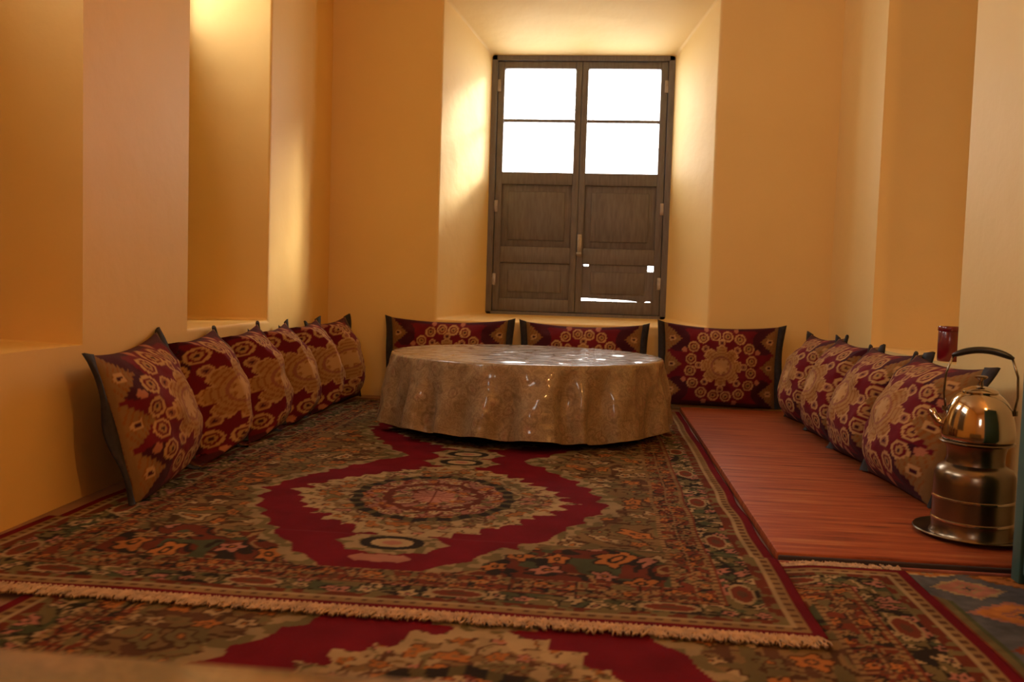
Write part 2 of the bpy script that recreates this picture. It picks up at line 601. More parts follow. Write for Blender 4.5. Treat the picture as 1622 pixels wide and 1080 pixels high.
def flowers(c, mask, x, y, cell, seed, pal, leaf=GREEN, outline=DARK, ang=0.0):
    """fill mask with a tracery of stems, leaves and blossoms"""
    wx = x + 0.35 * cell * (vnoise(x / cell, y / cell, seed + 1) - .5) * 2
    wy = y + 0.35 * cell * (vnoise(x / cell, y / cell, seed + 2) - .5) * 2
    a = np.sin(wx / cell * 2.9) * np.cos(wy / cell * 3.3) + 0.6 * np.sin((wx + wy) / cell * 2.1)
    put(c, mask & (np.abs(a) < .16), outline)
    put(c, mask & (np.abs(a - .55) < .12), pal[0])
    n = vnoise(wx / cell * 2.1, wy / cell * 2.1, seed + 3)
    put(c, mask & (n > .72), leaf)
    put(c, mask & (n < .24), pal[1])
    n = vnoise(wx / cell * 3.4, wy / cell * 3.4, seed + 4)
    put(c, mask & (n > .80), outline)
    gx, gy = np.floor(wx / cell), np.floor(wy / cell)
    rng = np.random.RandomState(seed + 9)
    tab = rng.rand(64, 64, 3)
    j = tab[gx.astype(int) % 64, gy.astype(int) % 64]
    dx = wx / cell - gx - (.3 + .4 * j[..., 0])
    dy = wy / cell - gy - (.3 + .4 * j[..., 1])
    r = np.hypot(dx, dy)
    th = np.arctan2(dy, dx)
    pet = .26 + .07 * np.cos(5 * th + 6 * j[..., 0])
    put(c, mask & (r < pet + .07), outline)
    pc = np.where((j[..., 2] < .45)[..., None], pal[2], np.where((j[..., 2] < .75)[..., None], pal[3], pal[0]))
    mm = mask & (r < pet)
    c[mm] = pc[mm]
    put(c, mask & (r < .12), pal[1])
    put(c, mask & (r < .06), pal[2])


def scallop(x, y, k, amp, seed):
    th = np.arctan2(y, x)
    return amp * np.abs(np.sin(th * k)) + amp * 1.2 * (vnoise(x * 28, y * 28, seed) - .5)


CW, CL = 1.72, 2.95


def carpet_pattern(x, y):
    """x from the middle line, y from the front end"""
    W, L = CW / 2, CL
    c = np.empty(x.shape + (3,))
    c[:] = TAN * 0.8
    d = W - np.abs(x)
    e = np.minimum(y, L - y)
    yy = np.minimum(y, L - y) - 0.900
    # ground tracery
    tint = vnoise(x * 2.2 + 5, y * 2.2, 31)
    c *= (0.72 + 0.55 * tint)[..., None]
    every = np.ones(x.shape, bool)
    flowers(c, every, x, y, 0.085, 3, (OLIVE, BROWN, ORANGE, CREAM), OLIVE * .8, BROWN * .7)
    # darker, busier outer field towards the ends
    out = (e < 0.50) & (np.abs(x) + 1.0 * e < 0.98) & (e < .34 + .22 * np.abs(x))
    c[out] = RUST * .8
    flowers(c, out, x, y, 0.105, 17, (TAN, DARK, ORANGE, PINK), GREEN, DARK)
    # red lozenge field
    f = (np.abs(x / 0.50)) ** 1.25 + (np.abs(yy / 0.80)) ** 1.35
    loz = f + scallop(x, yy, 15, .055, 5) < 1.0
    rim = (f + scallop(x, yy, 15, .055, 5) < 1.10) & ~loz
    put(c, rim, CREAM * .75)
    put(c, rim & (vnoise(x * 45, y * 45, 8) > .55), OLIVE)
    put(c, loz, RED)
    # the medallion
    f = (np.abs(x / 0.405)) ** 1.35 + (np.abs(yy / 0.46)) ** 1.35
    med = f + scallop(x, yy, 17, .10, 6) < 1.0
    c[med] = CREAM * .82
    flowers(c, med, x, yy, 0.058, 40, (OLIVE, TAN * .7, ORANGE * .9, PINK), OLIVE, BROWN)
    edge = med & (f + scallop(x, yy, 17, .10, 6) > .86)
    put(c, edge & (vnoise(x * 60, yy * 60, 9) > .4), CREAM)
    r = np.hypot(x / 0.222, yy / 0.262) + .05 * np.abs(np.sin(np.arctan2(yy, x) * 8))
    ring = (r < 1.06) & (r > .93)
    put(c, ring, DARK)
    put(c, ring & (np.sin(np.arctan2(yy, x) * 26) > .3), OLIVE * .6)
    inn = r < .93
    c[inn] = PINK * .78
    flowers(c, inn, x, yy, 0.05, 60, (CREAM, RUST, ORANGE, CREAM), OLIVE, RUST * .6)
    put(c, inn & (np.abs(r - .62) < .05), RUST * .7)
    put(c, inn & (r < .3), PINK)
    put(c, inn & (r < .3) & (np.abs(np.sin(np.arctan2(yy, x) * 6)) < .35), RUST)
    # pendants
    for s in (-1, 1):
        q = yy - s * 0.50
        r = np.hypot(x / 0.125, q / 0.088) + .14 * np.abs(np.sin(np.arctan2(q, x) * 5))
        put(c, r < 1.05, CREAM * .8)
        put(c, (r < 1.05) & (vnoise(x * 55, yy * 55, 12) > .6), OLIVE)
        r2_ = np.hypot(x / 0.075, q / 0.052)
        put(c, (r2_ < 1.0) & (r2_ > .66), DARK)
        put(c, r2_ <= .66, CREAM)
        put(c, r2_ < .3, PINK)
        q = yy - s * 0.615
        put(c, np.hypot(x / 0.085, q / 0.03) + .2 * np.abs(np.sin(x * 70)) < 1.0, PINK)
    # side borders (outermost first) and end borders
    k = np.where(d < e * 1.15, d, e * 1.15)
    along = np.where(d < e * 1.15, y, x)
    b1 = k < 0.245
    c[b1] = RUST
    flowers(c, b1 & (k > .155), x, y, 0.05, 80, (TAN, BROWN, ORANGE, TAN), OLIVE, DARK)
    m = (k > .150) & (k < .160) | (k > .195) & (k < .204) | (k > .238) & (k < .247)
    put(c, m, TAN)
    put(c, m & (np.sin(along * 300) > .4), BROWN)
    m = (k > .078) & (k < .148)
    c[m] = OLIVE * .95
    flowers(c, m, x, y, 0.062, 90, (CREAM, DARK, PINK, CREAM), GREEN, DARK)
    # cartouches in the wide band
    ph = (along / 0.40) % 1.0 - .5
    q = np.hypot(ph / .15, (k - .113) / .026)
    put(c, (q < 1.0) & (k < .15), CREAM * .85)
    put(c, (q < .78) & (k < .15), RUST)
    put(c, (q < .35) & (k < .15), BROWN)
    m = (k > .050) & (k < .078)
    put(c, m, RUST * .8)
    put(c, m & (vnoise(x * 60, y * 60, 21) > .62), OLIVE)
    m = (k > .022) & (k < .052)
    put(c, m, TAN * .95)
    put(c, m & (np.sin(along * 210) > .2) & (k > .029) & (k < .045), BROWN)
    put(c, (k > .044) & (k < .052), CREAM * .85)
    put(c, k < .022, RED * .9)
    return c * .82


def make_carpet(name, x0, y0, W, L, step, pattern, zf, thick=0.009, mat=M_CARPET):
    nx, ny = int(W / step) + 1, int(L / step) + 1
    gx = np.linspace(-W / 2, W / 2, nx)
    gy = np.linspace(0, L, ny)
    X, Y = np.meshgrid(gx, gy)
    cols = pattern(X, Y)
    px, py = np.pad(X, 1, mode='edge'), np.pad(Y, 1, mode='edge')
    cc = np.pad(cols, ((1, 1), (1, 1), (0, 0)), mode='edge')
    wob = 0.004 * (vnoise(py * 6 + 3, px * 0 + 1, 77) - .5) * 2
    Z = zf(px + x0, py + y0) + thick
    Z[0, :] = Z[-1, :] = np.nan
    Z[:, 0] = Z[:, -1] = np.nan
    base = zf(px + x0, py + y0) + 0.0005
    Z = np.where(np.isnan(Z), base, Z)
    wy = 0.007 * (vnoise(px * 5 + 30, px * 0 + 4, 78) - .5) * 2 * np.exp(-py / .15)
    v = np.stack([px + wob, py + wy, Z], -1).reshape(-1, 3)
    idx = np.arange(v.shape[0]).reshape(px.shape)
    f = np.stack([idx[:-1, :-1], idx[:-1, 1:], idx[1:, 1:], idx[1:, :-1]], -1).reshape(-1, 4)
    return from_arrays(name, v, f, mat, None, True, cc.reshape(-1, 3), loc=(x0, y0, 0))


def make_fringe(parent, W, y_edge, direction, zf, x0, y0, length=0.034, n=1000, seed=1):
    rng = np.random.RandomState(seed)
    vs, fs = [], []
    for i in range(n):
        x = -W / 2 + W * (i + rng.rand()) / n
        ln = length * (0.75 + 0.5 * rng.rand())
        sl = (rng.rand() - .5) * 0.035
        w0, w1 = 0.0022, 0.0012
        prev = None
        for t in (0, .35, .7, 1.0):
            cx_ = x + sl * t + 0.004 * math.sin(t * 5 + i)
            cy_ = y_edge + direction * ln * t - direction * 0.002
            zz = zf(np.array(cx_ + x0), np.array(cy_ + y0))
            z = float(zz) + 0.0075 - 0.0035 * t + 0.0025 * rng.rand()
            w = w0 + (w1 - w0) * t
            k = len(vs)
            vs += [(cx_ - w, cy_, z - .002), (cx_ + w, cy_, z - .002), (cx_, cy_, z + .002)]
            if prev is not None:
                for a in range(3):
                    b_ = (a + 1) % 3
                    fs.append((prev + a, prev + b_, k + b_, k + a))
            prev = k
    # woven selvedge the knots hang from
    xs = np.linspace(-W / 2, W / 2, 120)
    for i, x in enumerate(xs):
        k = len(vs)
        w_ = .010 + .006 * float(vnoise(np.array(x * 12 + 9), np.array(2.0), 6))
        for yy_ in (0.0, w_):
            z = float(zf(np.array(x + x0), np.array(y_edge + direction * yy_ + y0)))
            vs += [(x, y_edge + direction * yy_ - direction * .002, z + .001), (x, y_edge + direction * yy_ - direction * .002, z + .0085)]
        if i:
            for a, b_ in ((0, 1), (1, 3), (3, 2), (2, 0)):
                fs.append((k - 4 + a, k - 4 + b_, k + b_, k + a))
    o = from_arrays('fringe', vs, np.array(fs), M_FRINGE, parent, True)
    return tag(o, 'cream knotted fringe', kind='stuff')


sm = lambda t: np.clip(t, 0, 1) ** 2 * (3 - 2 * np.clip(t, 0, 1))
MAIN_X, MAIN_Y = -0.455, 1.532
TWIN_X, TWIN_Y = -0.185, 1.965 - CL
z_kilim = lambda x, y: 0 * x
z_twin = lambda x, y: 0.0072 * sm((x - .40) / .09)
z_main = lambda x, y: 0.0105 * sm((2.03 - y) / .05)
mc = make_carpet('carpet', MAIN_X, MAIN_Y, CW, CL, 0.005, carpet_pattern, z_main)
tag(mc, 'large red medallion carpet with floral borders under the round table', 'carpet', 'pair of twin medallion carpets')
make_fringe(mc, CW - .02, 0.0, -1, lambda x, y: z_main(x, np.maximum(y, MAIN_Y)), MAIN_X, MAIN_Y, seed=3)
tc = make_carpet('carpet', TWIN_X, TWIN_Y, CW, CL, 0.005, carpet_pattern, z_twin)
tag(tc, 'red medallion carpet tucked under the fringe of another carpet', 'carpet', 'pair of twin medallion carpets')
make_fringe(tc, CW - .02, CL, 1, z_twin, TWIN_X, TWIN_Y, length=0.04, seed=4)


def kilim_pattern(x, y):
    c = np.empty(x.shape + (3,))
    c[:] = BLUE
    # large stepped diamonds in orange and pink
    for k, (cx_, cy_, rx, ry, c1, c2) in enumerate((
            (-.05, 2.845, .075, .070, PINK * .9, CREAM * .8), (.10, 2.93, .125, .085, ORANGE, ORANGE * .5), (-.10, 2.945, .075, .035, ORANGE, CREAM),
            (.0, 2.70, .115, .080, ORANGE, PINK * .8), (.0, 2.515, .115, .090, ORANGE * .9, RUST), (.17, 2.78, .07, .06, PINK, RUST), (.0, 2.3, .12, .1, PINK, RUST),
            (.1, 2.0, .15, .12, ORANGE, RUST), (0, 1.6, .16, .13, PINK, CREAM), (.05, 1.2, .16, .13, ORANGE, RUST), (0, .8, .16, .13, PINK, RUST), (.05, .4, .16, .13, ORANGE, RUST))):
        st = 0.009
        qx, qy = np.round((x - cx_) / st) * st, np.round((y - cy_) / st) * st
        r = np.abs(qx / rx) + np.abs(qy / ry)
        put(c, r < 1.0, c1)
        put(c, (r < 1.0) & (r > .86), c2)
        put(c, (r < .45) & (r > .33), c2 * .8)
        put(c, (r < .2), BLUE * .7)
    # stripes along the side
    for a, b_, col in ((-.335, -.175, RUST), (-.175, -.163, CREAM * .5), (-.163, -.146, BLUE * 1.3), (-.146, -.136, RUST * .9), (-.136, -.124, OLIVE * .8), (-.124, -.114, GREEN)):
        put(c, (x > a) & (x <= b_) & (y < 2.80 - (x + .15) * 1.0), col)
    c *= (0.8 + .4 * vnoise(x * 70, y * 70, 4))[..., None]
    return c


kl = make_carpet('kilim', 0.83, -0.95, 0.64, 2.945, 0.005, kilim_pattern, z_kilim, 0.006)
tag(kl, 'slate blue kilim with orange and pink stepped diamonds', 'rug')

# red streaked mat beside the carpet
mt = box('floor_mat', 0.412, 1.10, 2.02, 4.55, 0.0, 0.026, M_MAT, None, 0.006)
tag(mt, 'reddish brown streaked floor mat between the carpet and four cushions', 'mat')
bi = box('edge_binding', 0.415, 1.098, 2.008, 2.0195, 0.001, 0.020, flat('dark_mat_binding', (0.03, 0.014, 0.012), 0.8, noise=.2), mt, 0.003)
box('edge_cord', 0.412, 1.098, 1.999, 2.0075, 0.001, 0.011, flat('pink_mat_cord', (0.30, 0.10, 0.07), 0.8, noise=.2), mt, 0.002)


# ------------------------------------------------------------------ cushions
MAROON = np.array((0.150, 0.010, 0.020))
PLUM = np.array((0.060, 0.010, 0.020))
GOLD = np.array((0.40, 0.225, 0.085))
GOLD2 = np.array((0.50, 0.30, 0.13))
ROSE = np.array((0.42, 0.165, 0.10))


def cushion_pattern(x, y, L, Hh):
    c = np.empty(x.shape + (3,))
    c[:] = MAROON
    # darker plum lobes between rosette and ends
    for s in (-1, 1):
        for t in (-1, 1):
            put(c, np.hypot((x - s * .215 * L / .6) / .055, (y - t * .125) / .062) < 1, PLUM)
    put(c, np.abs(y) > Hh * .5 - .03, PLUM)
    s = 1.0
    # inner star
    r = np.hypot(x, y)
    th = np.arctan2(y, x)
    star = .078 + .030 * np.abs(np.cos(4 * th)) ** .8 + .004 * np.cos(24 * th)
    put(c, r < star, GOLD)
    fine = (np.sin(r * 420) > .55) | (np.abs(np.sin(th * 12)) < .14)
    put(c, (r < star) & fine, GOLD * np.array((.75, .55, .5)))
    put(c, (r < star) & (r > star - .008), GOLD2)
    put(c, (r < .036 + .01 * np.cos(8 * th)), GOLD2)
    put(c, (np.abs(r - .046) < .004), ROSE * .7)
    # ring of loops laid on a rounded square
    n = 16
    for k in range(n):
        a = 2 * math.pi * k / n + math.pi / n
        rr = .150 / (abs(math.cos(a)) ** 5 + abs(math.sin(a)) ** 5) ** .2 * (1.0 if k % 2 else 1.02)
        rr = min(rr, .166)
        q = np.hypot(x - rr * math.cos(a), y - rr * math.sin(a))
        put(c, q < .0275, MAROON)
        put(c, (q < .0275) & (q > .0195), GOLD2)
        put(c, q < .0135, GOLD)
        put(c, q < .0055, PLUM)
    for k in range(8):
        a = 2 * math.pi * k / 8 
        q = np.hypot(x - .112 * math.cos(a), y - .118 * math.sin(a))
        put(c, q < .018, GOLD2)
        put(c, q < .012, ROSE * .7)
        put(c, q < .005, PLUM)
    for k in range(8):
        a = 2 * math.pi * (k + .5) / 8
        q = np.hypot(x - .198 * math.cos(a), y - .198 * math.sin(a))
        put(c, q < .013, ROSE)
    # serrated triangles along both ends
    ex = L / 2 - np.abs(x)
    tri_h = .082
    for k in (-1, 0, 1):
        q = np.round((y - k * .132) / .009) * .009
        w = tri_h * (1 - np.abs(q) / .072)
        m = (ex < .018 + w) & (np.abs(q) < .072)
        put(c, m, GOLD * .62)
        lines = np.abs(np.sin((np.abs(q) + ex * .75) * 260)) < .42
        put(c, m & lines, ORANGE * .55)
        put(c, m & (np.hypot(q, ex - .05) < .016), GOLD2)
        put(c, m & (np.hypot(q, ex - .05) < .008), PLUM)
    put(c, ex < .024, GOLD * .55)
    return c


CUSHIONS = []


def make_cushion(base, along, normal, lean, L, Hh, tf, tb, seed, label, group, squeeze=None, sag=0.02, roll=0.0):
    """base: middle of the bottom edge; along/normal: horizontal unit directions; lean: tilt of the top away from the normal"""
    rng = np.random.RandomState(seed)
    A = Vector(along).normalized()
    Nn = Vector(normal).normalized()
    B = (Vector((0, 0, 1)) * math.cos(lean) - Nn * math.sin(lean)).normalized()
    Fn = (Nn * math.cos(lean) + Vector((0, 0, 1)) * math.sin(lean)).normalized()
    if roll:
        A, B = A * math.cos(roll) + B * math.sin(roll), B * math.cos(roll) - A * math.sin(roll)
    nu, nv = 110, 76
    band = 0.030
    u = np.linspace(-1, 1, nu)
    v = np.linspace(-1, 1, nv)
    U, V = np.meshgrid(u, v)

    def shape(U, V, side, inset=band):
        # pinched sides, pointed corners
        x = U * (L / 2 - inset) * (1 - .045 * (1 - V ** 2))
        y = V * Hh / 2 * (1 - (.085 if True else 0) * (1 - U ** 2) * np.where(V > 0, 1.0 + sag * 10, .25))
        prof = ((1 - U ** 2) ** 1.05 * (1 - np.abs(V) ** 3.0)).clip(0, 1) ** .68
        wr = (vnoise(U * 3 + seed, V * 3 + seed * 2, seed) - .5) * .020 + (vnoise(U * 9 + seed, V * 7, seed + 5) - .5) * .007
        # belly sinks a little towards the floor
        prof = prof * (1 - .10 * V)
        z = (tf * prof + wr * np.minimum(prof * 2, 1)) if side > 0 else -(tb * prof)
        z = z + 0.014 * (1 - np.abs(V)) * 0
        return x, y, z

    def to_world(x, y, z):
        P = np.stack([x, y + Hh / 2, z], -1)
        Mx = np.array([A[:], B[:], Fn[:]])
        return P @ Mx + np.array(base[:])

    def squeeze_pts(P):
        for q in squeeze or ():
            d = (P - q['base']) @ q['Mt']
            a, bb, n = d[..., 0], d[..., 1] - q['H'] / 2, d[..., 2]
            ua = np.clip(np.abs(a) / (q['L'] / 2), 0, 1)
            ub = np.clip(np.abs(bb) / (q['H'] / 2), 0, 1)
            tbk = q['tb'] * (((1 - ua ** 4) * (1 - ub ** 3.2)).clip(0, 1) ** .62)
            lim = -tbk - .004 + 1.5 * np.maximum(0, np.abs(a) - q['L'] / 2 - .002) + 1.6 * np.maximum(0, np.abs(bb) - q['H'] / 2 - .002)
            n2 = np.minimum(n, lim)
            d2 = np.stack([a, bb + q['H'] / 2, n2], -1)
            P = d2 @ q['Mt'].T + q['base']
        P[..., 2] = np.maximum(P[..., 2], base[2] + 0.001)
        return P

    root = empty('floor_cushion', base)
    tag(root, label, 'cushion', group)
    ob = np.array(base[:])

    xf, yf, zf_ = shape(U, V, 1)
    xb, yb, zb = shape(U, V, -1)
    cf = cushion_pattern(xf, yf, L - 2 * band, Hh)
    Pf = squeeze_pts(to_world(xf, yf, zf_)) - ob
    Pb = squeeze_pts(to_world(xb, yb, zb)) - ob
    idx = np.arange(nu * nv).reshape(nv, nu)
    f1 = np.stack([idx[:-1, :-1], idx[:-1, 1:], idx[1:, 1:], idx[1:, :-1]], -1).reshape(-1, 4)
    f2 = f1[:, ::-1] + nu * nv
    cb = np.empty_like(cf)
    cb[:] = MAROON * .8
    o = from_arrays('cover', np.concatenate([Pf.reshape(-1, 3), Pb.reshape(-1, 3)]), np.concatenate([f1, f2]), M_CUSHION, root, True,
                    np.concatenate([cf.reshape(-1, 3), cb.reshape(-1, 3)]))
    bm = bmesh.new()
    bm.from_mesh(o.data)
    bmesh.ops.remove_doubles(bm, verts=bm.verts, dist=0.0006)
    bm.to_mesh(o.data)
    bm.free()
    # flat dark bands closing both ends
    for s in (-1, 1):
        nb = 24
        vs = []
        for j in range(nb):
            vv = -1 + 2 * j / (nb - 1)
            x0 = s * (L / 2 - band) * (1 - .045 * (1 - vv ** 2))
            flare = 1 + .05
            for k, (dx, dz, hy) in enumerate(((-.006, .006, 1.0), (band * .5, .008, 1.02), (band, .004, flare), (band, -.004, flare), (band * .5, -.008, 1.02), (-.006, -.006, 1.0))):
                wz = .012 * math.sin(vv * 5 + seed) * (dx / band)
                vs.append((x0 + s * dx, vv * Hh / 2 * hy, dz + wz))
        vs = np.array(vs)
        fs = []
        for j in range(nb - 1):
            for k in range(6):
                fs.append((j * 6 + k, j * 6 + (k + 1) % 6, (j + 1) * 6 + (k + 1) % 6, (j + 1) * 6 + k))
        fs += [tuple(range(6)), tuple(range((nb - 1) * 6, nb * 6))]
        P = squeeze_pts(to_world(vs[:, 0], vs[:, 1], vs[:, 2])) - ob
        from_arrays('end_band', P, fs, M_BAND, root, True)
    Mx = np.array([A[:], B[:], Fn[:]])
    info = dict(base=ob, Mt=Mx.T, L=L, H=Hh, tb=tb)
    return info


RW = 'cushions in a row along the recessed wall'
ZC = 0.0095
prev = []
specs = [
    (2.43, 'maroon embroidered cushion at the open end of the six-cushion row, zigzag border showing'),
    (2.86, 'second maroon embroidered cushion from the open end of the six-cushion row'),
    (3.25, 'third maroon embroidered cushion from the open end of the six-cushion row'),
    (3.60, 'fourth maroon embroidered cushion from the open end of the six-cushion row'),
    (3.96, 'fifth maroon embroidered cushion of the six-cushion row, one from the corner'),
    (4.29, 'maroon embroidered cushion ending the six-cushion row in the corner by the window wall'),
]
for i, (yc, lab) in enumerate(specs):
    th = math.radians((-9, -5, -4, -4, -1, 10)[i])
    nrm = (math.cos(th), -math.sin(th), 0)
    alg = (math.sin(th), math.cos(th), 0)
    inf = make_cushion((-1.245 - (0, .02, .025, .03, .035, .035)[i], yc, ZC), alg, nrm, math.radians((14, 14, 13, 14, 12, 11)[i]), (.58, .50, .50, .48, .48, .48)[i], 0.42, (0.125, .13, .13, .13, .13, .13)[i], 0.02, 11 + i, lab, RW,
                       prev[-1:], roll=math.radians((4, 2.5, 3, 2, 2, 3)[i]))
    prev.append(inf)

RW2 = 'cushions in a row along the mat'
ZM = 0.0265
specs = [
    (2.79, 'maroon embroidered cushion right beside the metal kettle'),
    (3.23, 'second maroon embroidered cushion from the kettle in the four-cushion row'),
    (3.67, 'third maroon embroidered cushion from the kettle in the four-cushion row'),
    (4.11, 'maroon embroidered cushion farthest from the kettle in the four-cushion row'),
]
prev = []
for i, (yc, lab) in enumerate(specs):
    th = math.radians(5)
    nrm = (-math.cos(th), -math.sin(th), 0)
    alg = (math.sin(th), -math.cos(th), 0)
    inf = make_cushion((0.915, yc, ZM), alg, nrm, math.radians((19, 18, 16, 15)[i]), 0.52, 0.42, 0.135, 0.02, 31 + i, lab, RW2, prev[-1:],
                       roll=math.radians((-1, 1, -1, 1)[i]))
    prev.append(inf)

RW3 = 'cushions standing under the window'
for i, (xc, L, z, lab) in enumerate([
        (-0.80, 0.70, ZC, 'maroon embroidered cushion under the window, end of its row next to the bare wall corner'),
        (-0.09, 0.68, ZC, 'middle maroon embroidered cushion of the three under the window'),
        (0.605, 0.65, ZM - .008, 'maroon embroidered cushion under the window whose whole rosette shows, behind the red mat')]):
    make_cushion((xc, 4.605, ZM if i == 2 else ZC), (1, 0, 0), (0, -1, 0), math.radians(3), L, 0.425, 0.075, 0.022, 51 + i, lab, RW3, None,
                 roll=math.radians((0.4, 0.2, -.8)[i]))


# ------------------------------------------------------------------ round table and its cloth
TX, TY, TR, TZ = -0.312, 3.76, 0.575, 0.327
tb_ = empty('round_table', (TX, TY, 0.0))
tag(tb_, 'low round wooden table hidden under a plastic-covered cloth', 'table')
lathe('tabletop', [(0.0, .284), (.54, .284), (.553, .290), (.556, .302), (.553, .314), (.54, .320), (0.0, .320)], M_TABLEWOOD, tb_, 72)
for k in range(4):
    a = math.pi / 4 + k * math.pi / 2
    lx, ly = .36 * math.cos(a), .36 * math.sin(a)
    lathe('leg', [(0, .0095), (.022, .0095), (.026, .04), (.020, .10), (.030, .20), (.032, .2835), (0, .2835)], M_TABLEWOOD, tb_, 20, (lx, ly, 0))


def round_cloth():
    n = 360
    a = np.linspace(0, 2 * np.pi, n, endpoint=False)
    rng = np.random.RandomState(5)
    fold = np.zeros(n)
    for k, amp in ((9, .5), (14, .8), (19, .7), (26, .5), (33, .35)):
        fold += amp * np.sin(k * a + rng.rand() * 6.28 + 1.2 * np.sin(2 * a + rng.rand() * 6))
    fold = np.tanh(fold * 1.1)
    verts = []
    rows = 0
    # top
    for r in np.linspace(0.0, .565, 70):
        xx_, yy_ = np.cos(a) * r, np.sin(a) * r
        z = TZ + (.0075 * (vnoise(xx_ * 13 + 20, yy_ * 26 + 20, 3) - .5) + .004 * (vnoise(xx_ * 30 + 40, yy_ * 45 + 20, 4) - .5)) * min(1, (.565 - r) / .03)
        verts.append(np.stack([r * np.cos(a), r * np.sin(a), z + 0 * a], -1))
    # rounded edge
    for t in (25, 50, 75):
        q = math.radians(t)
        verts.append(np.stack([(.565 + .012 * math.sin(q)) * np.cos(a), (.565 + .012 * math.sin(q)) * np.sin(a), 0 * a + TZ - .012 * (1 - math.cos(q))], -1))
    # skirt
    hem = .048 + .008 * np.sin(3 * a + 1) + .010 * fold
    for t in np.linspace(.04, 1, 34):
        z = (TZ - .012) * (1 - t) + hem * t
        amp = .034 * t ** .7
        diag = .006 * np.sin(a * 23 + t * 5) * np.sin(np.pi * t)
        r = .577 + .030 * t + amp * fold + diag + .004 * (vnoise(a * 20 + 50, 0 * a + t * 12, 8) - .5)
        verts.append(np.stack([r * np.cos(a), r * np.sin(a), z], -1))
    v = np.array(verts)
    k = v.shape[0]
    idx = np.arange(k * n).reshape(k, n)
    nx = np.roll(idx, -1, 1)
    f = np.stack([idx[:-1], nx[:-1], nx[1:], idx[1:]], -1).reshape(-1, 4)
    o = from_arrays('tablecloth', v.reshape(-1, 3), f, M_CLOTH, None, True, loc=(TX, TY, 0))
    bm = bmesh.new()
    bm.from_mesh(o.data)
    bmesh.ops.remove_doubles(bm, verts=bm.verts, dist=1e-5)
    bmesh.ops.recalc_face_normals(bm, faces=bm.faces)
    bm.to_mesh(o.data)
    bm.free()
    tag(o, 'beige floral cloth under clear plastic falling in folds round the table', 'tablecloth')


round_cloth()

# ---- second low table in the foreground, only its cloth edge shows
FY, FZ = 0.590, 0.33
ft = empty('low_table', (-0.2, 0.18, 0.0))
tag(ft, 'low rectangular table under a cloth in front of the twin carpet', 'table')
box('tabletop', -0.60, 0.60, -0.36, 0.395, 0.29, 0.318, M_TABLEWOOD, ft, 0.006)
for sx in (-.54, .54):
    for sy in (-.30, .34):
        box('leg', sx - .025, sx + .025, sy - .025, sy + .025, 0.0095, 0.2895, M_TABLEWOOD, ft, 0.004)


def rect_cloth():
    x0, x1, y0, y1 = -.615, .615, -.375, .410
    per = []
    m = 90
    rc = .05
    pts = []
    for cx_, cy_, a0 in ((x1 - rc, y1 - rc, 0), (x0 + rc, y1 - rc, 90), (x0 + rc, y0 + rc, 180), (x1 - rc, y0 + rc, 270)):
        for k in range(9):
            q = math.radians(a0 + k * 11.25)
            pts.append((cx_ + rc * math.cos(q), cy_ + rc * math.sin(q), math.cos(q), math.sin(q)))
    # densify the straight runs
    dense = []
    for i, p in enumerate(pts):
        q = pts[(i + 1) % len(pts)]
        dense.append(p)
        dist = math.hypot(q[0] - p[0], q[1] - p[1])
        if dist > .1:
            kk = int(dist / .015)
            for k in range(1, kk):
                t = k / kk
                dense.append((p[0] + (q[0] - p[0]) * t, p[1] + (q[1] - p[1]) * t, p[2], p[3]))
    P = np.array(dense)
    n = len(P)
    s = np.arange(n) / n * 2 * np.pi
    fold = np.tanh(np.sin(17 * s) + .8 * np.sin(29 * s + 1) + .5 * np.sin(41 * s + 2))
    rows = []
    for t in np.linspace(0, .97, 12):
        rows.append(np.stack([P[:, 0] * t, P[:, 1] * t, np.full(n, FZ)], -1))
    for q in (0, 30, 60, 90):
        q = math.radians(q)
        o_ = .008 * math.sin(q)
        rows.append(np.stack([P[:, 0] + P[:, 2] * o_ - P[:, 2] * .008, P[:, 1] + P[:, 3] * o_ - P[:, 3] * .008, np.full(n, FZ - .008 * (1 - math.cos(q)))], -1))
    for t in np.linspace(.05, 1, 16):
        o_ = .012 * t + .018 * t * fold
        rows.append(np.stack([P[:, 0] + P[:, 2] * o_, P[:, 1] + P[:, 3] * o_, (FZ - .008) * (1 - t) + t * .10 + 0 * fold], -1))
    v = np.array(rows)
    k = v.shape[0]
    idx = np.arange(k * n).reshape(k, n)
    nx = np.roll(idx, -1, 1)
    f = np.stack([idx[:-1], nx[:-1], nx[1:], idx[1:]], -1).reshape(-1, 4)
    o = from_arrays('tablecloth', v.reshape(-1, 3), f, M_CLOTH2, None, True, loc=(-0.2, 0.18, 0))
    bm = bmesh.new()
    bm.from_mesh(o.data)
    bmesh.ops.remove_doubles(bm, verts=bm.verts, dist=1e-5)
    bmesh.ops.recalc_face_normals(bm, faces=bm.faces)
    bm.to_mesh(o.data)
    bm.free()
    tag(o, 'olive and beige plastic-covered cloth with a straight edge over the carpet', 'tablecloth')


rect_cloth()

